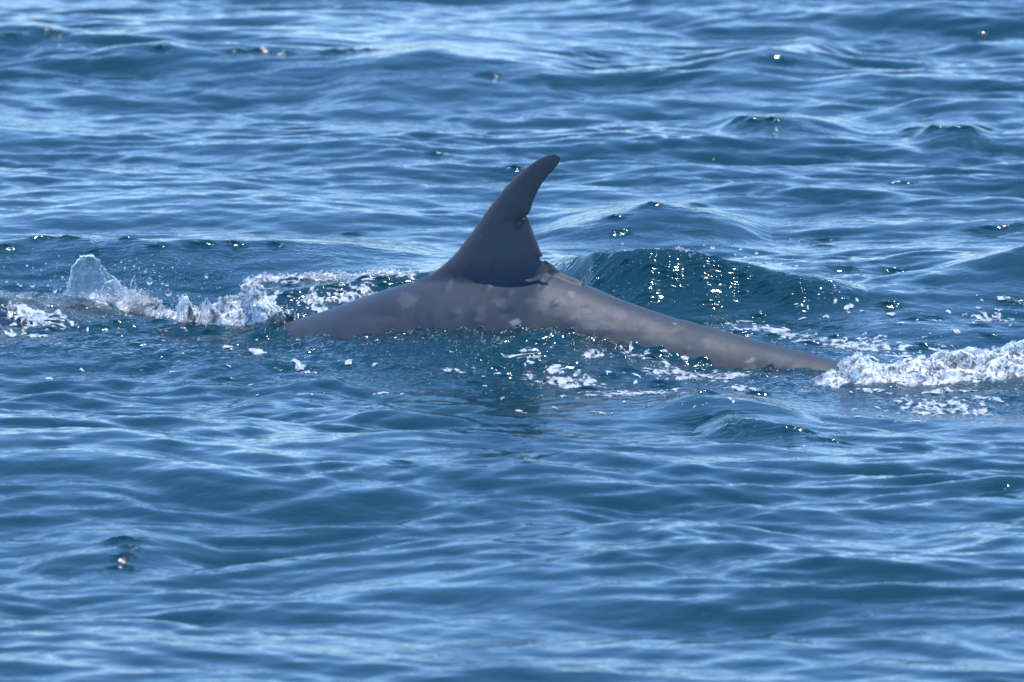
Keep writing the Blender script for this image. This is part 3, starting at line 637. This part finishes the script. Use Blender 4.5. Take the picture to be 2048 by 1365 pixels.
# left: the splash with its thrown sheet of clear water
sp = root('splash', (0, 0, 0), label='tall clear splash thrown up at the left with froth trailing to the whale', category='splash')
TOP_L = [(100, 604), (130, 596), (180, 592), (230, 588), (270, 580), (300, 592), (330, 612), (352, 622), (362, 604), (375, 600), (390, 622), (410, 616), (430, 606), (460, 592), (475, 588), (495, 568), (510, 560), (522, 572), (540, 598), (560, 622), (575, 630)]
BAS_L = [(100, 606), (170, 606), (240, 618), (300, 634), (370, 648), (430, 655), (500, 652), (560, 642), (575, 632)]
fo, P1, R1 = froth('froth', TOP_L, BAS_L, .35, M_FROTH, .034, 14, 900, parent=sp, kind='stuff')
V_, F_ = balls(P1, R1, I1); b_ = mesh_obj('bubbles', V_, F_, M_BUB, kind='stuff'); b_.parent = sp

def sheet(name, pts_top, pts_base, lean, seed, rim=.0045, th=.0035, parent=None, wob=.012, nt=60, mat=None, rag=3.0):
    """curved film of water with a rolled rim; outlines in photo pixels, standing on the sea"""
    tp = np.array(pts_top, float); bs = np.array(pts_base, float)
    def resample(a, n):
        d = np.r_[0, np.cumsum(np.hypot(*np.diff(a, axis=0).T))]; q = np.linspace(0, d[-1], n)
        o = np.stack([np.interp(q, d, a[:, 0]), np.interp(q, d, a[:, 1])], 1)
        for _ in range(4): o[1:-1] = .5 * o[1:-1] + .25 * (o[2:] + o[:-2])
        return o
    N = 110; T_ = resample(tp, N); T_ = T_ + rag * np.stack([fbm(np.arange(N) * .16, np.zeros(N) + seed, 4, seed, .65), fbm(np.arange(N) * .16, np.zeros(N) + seed + 5, 4, seed, .65) - .3], 1); B_ = resample(bs, N); cx, cy = sea_at(*B_[N // 2])
    t = np.linspace(0, 1, nt)[None, :]; U = B_[:, :1] * (1 - t) + T_[:, :1] * t; Vv = B_[:, 1:] * (1 - t) + T_[:, 1:] * t
    a = np.linspace(-1, 1, N)[:, None]
    yy = cy - .05 * (1 - a ** 2) + lean * t ** 2 + .02 * np.sin(a * 3 + t * 2) + wob * fbm(a * 2.5 + seed, t * 2.5 + 0 * a, 3, seed)
    d = ray(U.ravel(), Vv.ravel()); tt = (yy.ravel() - CAM[1]) / d[:, 1]; P = (CAM + d * tt[:, None]).reshape(N, nt, 3)
    half = th * (.6 + .5 * fbm(a * 6, t * 6 + 0 * a, 3, seed + 2)); half = np.maximum(half, .0012)
    e = np.minimum(1 - t, np.minimum(1 + a, 1 - a) * 1.2) + 0 * a; half = half + (rim - th * .5) * np.exp(-(e / .035) ** 2)
    half[:, -1] = .0003; half[0] = .0003; half[-1] = .0003
    Fr = P.copy(); Fr[..., 1] -= half; Bk = P.copy(); Bk[..., 1] += half
    V = np.concatenate([Fr.reshape(-1, 3), Bk.reshape(-1, 3)]); idx = np.arange(N * nt).reshape(N, nt)
    q = np.stack([idx[:-1, :-1], idx[1:, :-1], idx[1:, 1:], idx[:-1, 1:]], -1).reshape(-1, 4)
    F = [q, q[:, ::-1] + N * nt]; M_ = N * nt
    for line in (idx[:, -1], idx[0, ::-1], idx[-1, :], idx[::-1, 0]):
        F.append(np.stack([line[:-1], line[1:], line[1:] + M_, line[:-1] + M_], 1))
    o = mesh_obj(name, V, np.concatenate(F), mat or M_SHEET)
    if parent: o.parent = parent
    return o
sheet('water_sheet', [(118, 600), (132, 580), (139, 555), (145, 530), (158, 513), (175, 507), (192, 513), (203, 528), (214, 545), (232, 557), (243, 572), (262, 586)], [(118, 602), (150, 603), (200, 604), (262, 612)], .06, 3, parent=sp)
sheet('water_sheet', [(196, 602), (205, 570), (225, 556), (246, 574), (275, 586), (300, 598), (328, 618), (348, 626)], [(196, 606), (240, 616), (300, 630), (348, 636)], -.03, 7, parent=sp)
sheet('water_sheet', [(352, 640), (358, 612), (366, 600), (374, 597), (380, 604), (384, 622), (388, 640)], [(352, 644), (388, 646)], .02, 9, parent=sp, rim=.003)
sheet('water_sheet', [(396, 640), (404, 612), (412, 596), (420, 604), (424, 624), (430, 642)], [(396, 648), (430, 650)], .03, 12, parent=sp, rim=.003)
sheet('water_sheet', [(258, 620), (276, 592), (288, 580), (292, 590), (310, 606), (330, 630)], [(258, 624), (330, 636)], -.05, 15, parent=sp, rim=.003)

for k in range(16):
    u = RND.uniform(235, 545) if k else 262; vb_ = np.interp(u, [235, 300, 370, 430, 500, 560], [612, 628, 645, 650, 648, 640]) - RND.uniform(2, 14); hh_ = RND.uniform(16, 46) * (1.2 if u < 330 else .8); ww = RND.uniform(6, 16); ln = RND.uniform(-14, 16)
    sheet('water_sheet', [(u - ww, vb_ - 2), (u - ww * .6 + ln * .5, vb_ - hh_ * .55), (u - ww * .1 + ln, vb_ - hh_), (u + ww * .25 + ln, vb_ - hh_ * .8), (u + ww * .6 + ln * .3, vb_ - hh_ * .4), (u + ww, vb_ - 2)], [(u - ww, vb_), (u + ww, vb_ + 1)], RND.uniform(-.03, .04), 40 + k, parent=sp, rim=.003, nt=30, rag=5.0)
for k in range(9):
    u = RND.uniform(1650, 2030); vb_ = np.interp(u, [1650, 1750, 1900, 2040], [752, 736, 720, 704]) + RND.uniform(4, 22); hh_ = RND.uniform(12, 22); ww = RND.uniform(10, 26)
    sheet('water_sheet', [(u - ww, vb_ - 1), (u - ww * .7, vb_ - hh_ * .6), (u, vb_ - hh_), (u + ww * .6, vb_ - hh_ * .7), (u + ww, vb_ - 1)], [(u - ww, vb_), (u + ww, vb_ + 1)], RND.uniform(-.02, .05), 70 + k, parent=cr, rim=.003, nt=30, rag=4.0)

# froth on top of the glinting wave behind the fin
wc = root('wave_curl', (0, 0, 0), label='small glassy curl spilling off the top of the glinting wave right of the fin', category='wave crest')
fo, P, R = froth('froth', [(1325, 508), (1345, 500), (1370, 502), (1400, 514), (1430, 530), (1450, 540)], [(1325, 516), (1360, 518), (1400, 532), (1450, 550)], .12, M_FROTH, .014, 31, 320, parent=wc, kind='stuff', f=26)
V_, F_ = balls(P, R, I1); b_ = mesh_obj('bubbles', V_, F_, M_BUB, kind='stuff'); b_.parent = wc
lc = root('wave_curl', (0, 0, 0), label='white broken lip along the top of the wave left of the fin', category='wave crest')
fo, P, R = froth('froth', [(490, 564), (510, 552), (560, 553), (620, 548), (700, 546), (760, 540), (800, 544), (850, 546)], [(490, 575), (520, 568), (620, 562), (700, 560), (760, 556), (850, 552)], .10, M_FROTH, .016, 37, 500, parent=lc, kind='stuff', f=24)
V_, F_ = balls(P, R, I1); b_ = mesh_obj('bubbles', V_, F_, M_BUB, kind='stuff'); b_.parent = lc

# bubbles riding on the stirred water
bu = []; zn = [(930, 655, 1560, 760, 800), (560, 655, 1000, 700, 120), (560, 700, 1000, 790, 160), (1150, 520, 1720, 610, 500), (480, 555, 860, 630, 300), (100, 610, 560, 660, 260), (1000, 760, 1560, 800, 160), (1400, 620, 2040, 700, 160), (1410, 828, 1480, 842, 70), (1520, 838, 1690, 888, 70), (430, 755, 480, 775, 40)]
PP, RR = [], []
for (u0, v0, u1, v1, n) in zn:
    uu = NR.uniform(u0, u1, n * 3); vv = NR.uniform(v0, v1, n * 3); kk_ = perlin(uu / 22, vv / 9, 61) > -.05
    uu, vv = uu[kk_][:n], vv[kk_][:n]; G0 = on_z(uu, vv, .0)
    q = np.array([sea_at(a, b) for a, b in zip(uu, vv)]) if n <= 900 else G0[:, :2]
    P = surf(q[:, 0], q[:, 1]); PP.append(P); RR.append(.0022 + .0045 * NR.rand(len(P)) ** 3)
V_, F_ = balls(np.concatenate(PP), np.concatenate(RR), I2, .8); mesh_obj('surface_bubbles', V_, F_, M_BUB, kind='stuff', label='small bubbles riding on the stirred water and steep wave faces')

# ------------------------------------------------------------------ drops in the air
def flying(u, v, y): 
    d = ray([u], [v])[0]; t = (y - CAM[1]) / d[1]; return CAM + d * t
drop_me = None; DROPS = []
def drop(u, v, r_px, y, lab, grp, tall=1.0):
    global drop_me
    if drop_me is None:
        V, F = I3; Vn = V * (1 + .10 * fbm(V[:, 0] * 1.3 + 5, V[:, 1] * 1.3 + V[:, 2], 2, 3))[:, None]
        o = mesh_obj('water_drop', Vn, F, M_DROP); drop_me = o.data
    else:
        o = D.objects.new('water_drop', drop_me); S.collection.objects.link(o)
    o.location = flying(u, v, y); r = r_px * .0022
    o.scale = (r * RND.uniform(.85, 1.1), r, r * tall * RND.uniform(.9, 1.15)); o.rotation_euler = (RND.uniform(-.4, .4), RND.uniform(-.5, .5), RND.uniform(0, 6))
    o['label'] = lab; o['category'] = 'water drop'; o['group'] = grp; DROPS.append((u, v, o, lab, r_px))
ORD = ['leftmost', 'second from the left', 'third from the left', 'fourth from the left', 'fifth from the left', 'sixth from the left', 'seventh from the left', 'eighth from the left', 'ninth from the left']
def label_drops():
    bins = {}
    for u, v, o, lab, r in DROPS:
        if lab not in (L1, L2, L3): continue
        if u < 900 and v < 620: side = 'left of the tall splash' if u < 135 else 'above the sloping edge of the splash' if u < 300 else 'over the froth beside the splash'; ht = 'high up' if v < 545 else 'low down' if v > 569 else 'half way up'
        elif v < 620: side = 'between fin and glinting wave' if u < 1330 else 'over the top of the glinting wave' if u < 1482 else 'over the right slope of the glinting wave'; ht = 'high up' if v < 507 else 'low down'
        else: side = 'off the breaking crest' if u < 1980 else 'off the crest at the right edge'; ht = 'high up' if v < 700 else 'low down'
        bins.setdefault((side, ht, 'bigger' if r > 2.9 else 'tiny'), []).append((u, o))
    for (side, ht, sz), l in bins.items():
        l.sort(key=lambda q: q[0])
        for k, (u, o) in enumerate(l):
            o['label'] = f'{sz} drop {ht} {side}' + ('' if len(l) == 1 else f', {ORD[k]}')
yl = sea_at(250, 615)[1]; yr = sea_at(1420, 600)[1] + .2
L1 = 'clear water drop flying beside the tall splash at the left'
for (u, v, r, t, lab) in [(110, 578, 5, 1.8, 'tall oval water drop just left of the foot of the splash'), (65, 571, 5, 1, L1), (41, 570, 4, 1, L1), (35, 568, 2.5, 1, L1), (13, 563, 3, 1, L1), (54, 531, 2.5, 1, L1), (120, 578, 3, 1, L1), (96, 570, 3, 1, L1), (82, 540, 2, 1, L1), (92, 527, 2, 1, L1), (102, 562, 2, 1, L1), (134, 565, 2.5, 1, L1),
                        (125, 554, 2.5, 1, L1), (299, 563, 6, 1.5, 'large ragged drop flying right of the tall splash'), (337, 586, 7, 1.2, 'largest drop in the air, above the froth right of the splash'), (334, 569, 4, 1, L1), (325, 566, 3.5, 1, L1), (356, 590, 4, 1, L1), (398, 591, 3.5, 1, L1), (319, 552, 2.5, 1, L1), (413, 552, 4, 1.3, 'drop flying farthest right over the froth of the splash'), (250, 535, 2.5, 1, L1), (268, 533, 2, 1, L1),
                        (291, 543, 2.5, 1, L1), (308, 530, 2, 1, L1), (325, 536, 2, 1, L1), (345, 535, 2, 1, L1), (242, 524, 2.5, 1, L1), (278, 536, 2, 1, L1), (404, 576, 2, 1, L1), (344, 608, 3.5, 1, L1), (322, 602, 3, 1, L1), (352, 612, 3, 1, L1), (310, 545, 2, 1, L1), (222, 552, 3, 1, L1), (440, 575, 2, 1, L1), (230, 530, 1.8, 1, L1)]:
    drop(u, v, r, yl + RND.uniform(-.1, .12), lab, 'water drops flying round the left splash', t)
L2 = 'water drop flying above the glinting wave right of the fin'
for (u, v, r, t, lab) in [(1425, 495, 5, 1, L2), (1408, 490, 2.5, 1, L2), (1373, 500, 2.5, 1, L2), (1481, 498, 3.5, 1, L2), (1513, 506, 3.5, 1, L2), (1491, 513, 3, 1, L2), (1470, 509, 2, 1, L2), (1488, 537, 6, 1.8, 'tall jet-like drop standing over the glinting wave'), (1528, 529, 4, 1.2, L2), (1537, 556, 3.5, 1, L2), (1594, 531, 3, 1, L2), (1547, 532, 2.5, 1, L2), (1703, 563, 3, 1, L2), (1632, 560, 2.5, 1, L2), (1598, 482, 2, 1, L2),
                        (1241, 470, 2, 1, L2), (1245, 487, 2.5, 1, L2), (1250, 500, 2.5, 1, L2), (1176, 508, 2, 1, L2)]:
    drop(u, v, r, yr + RND.uniform(-.1, .12), lab, 'water drops flying over the glinting wave', t)
L3 = 'water drop leaping from the breaking crest at the right'
y3 = sea_at(1850, 755)[1] + .15
for (u, v, r) in [(1951, 697, 3), (1783, 722, 2.5), (2015, 692, 5), (2025, 684, 3), (1989, 699, 2.5), (1840, 704, 3), (1895, 702, 2.5), (1960, 700, 3), (2036, 690, 4), (1790, 728, 3)]:
    drop(u, v, r, y3, L3, 'water drops leaping from the breaking crest')
label_drops()
n = 520; uu = np.concatenate([NR.normal(250, 110, n), NR.normal(1420, 110, 90), NR.normal(350, 60, 120), NR.uniform(1650, 2048, 60)]); vv = np.concatenate([NR.normal(560, 22, n), NR.normal(515, 18, 90), NR.normal(600, 16, 120), NR.normal(708, 8, 60)])
yy = np.concatenate([np.full(n, yl), np.full(90, yr), np.full(120, yl), np.full(60, y3)]) + NR.uniform(-.2, .25, n + 270)
d = ray(uu, vv); tt = (yy - CAM[1]) / d[:, 1]; P = CAM + d * tt[:, None]
V_, F_ = balls(P, .0012 + .0022 * NR.rand(len(P)) ** 3, I2); mesh_obj('spray', V_, F_, M_DROP, kind='stuff', label='fine spray in the air round the splashes')
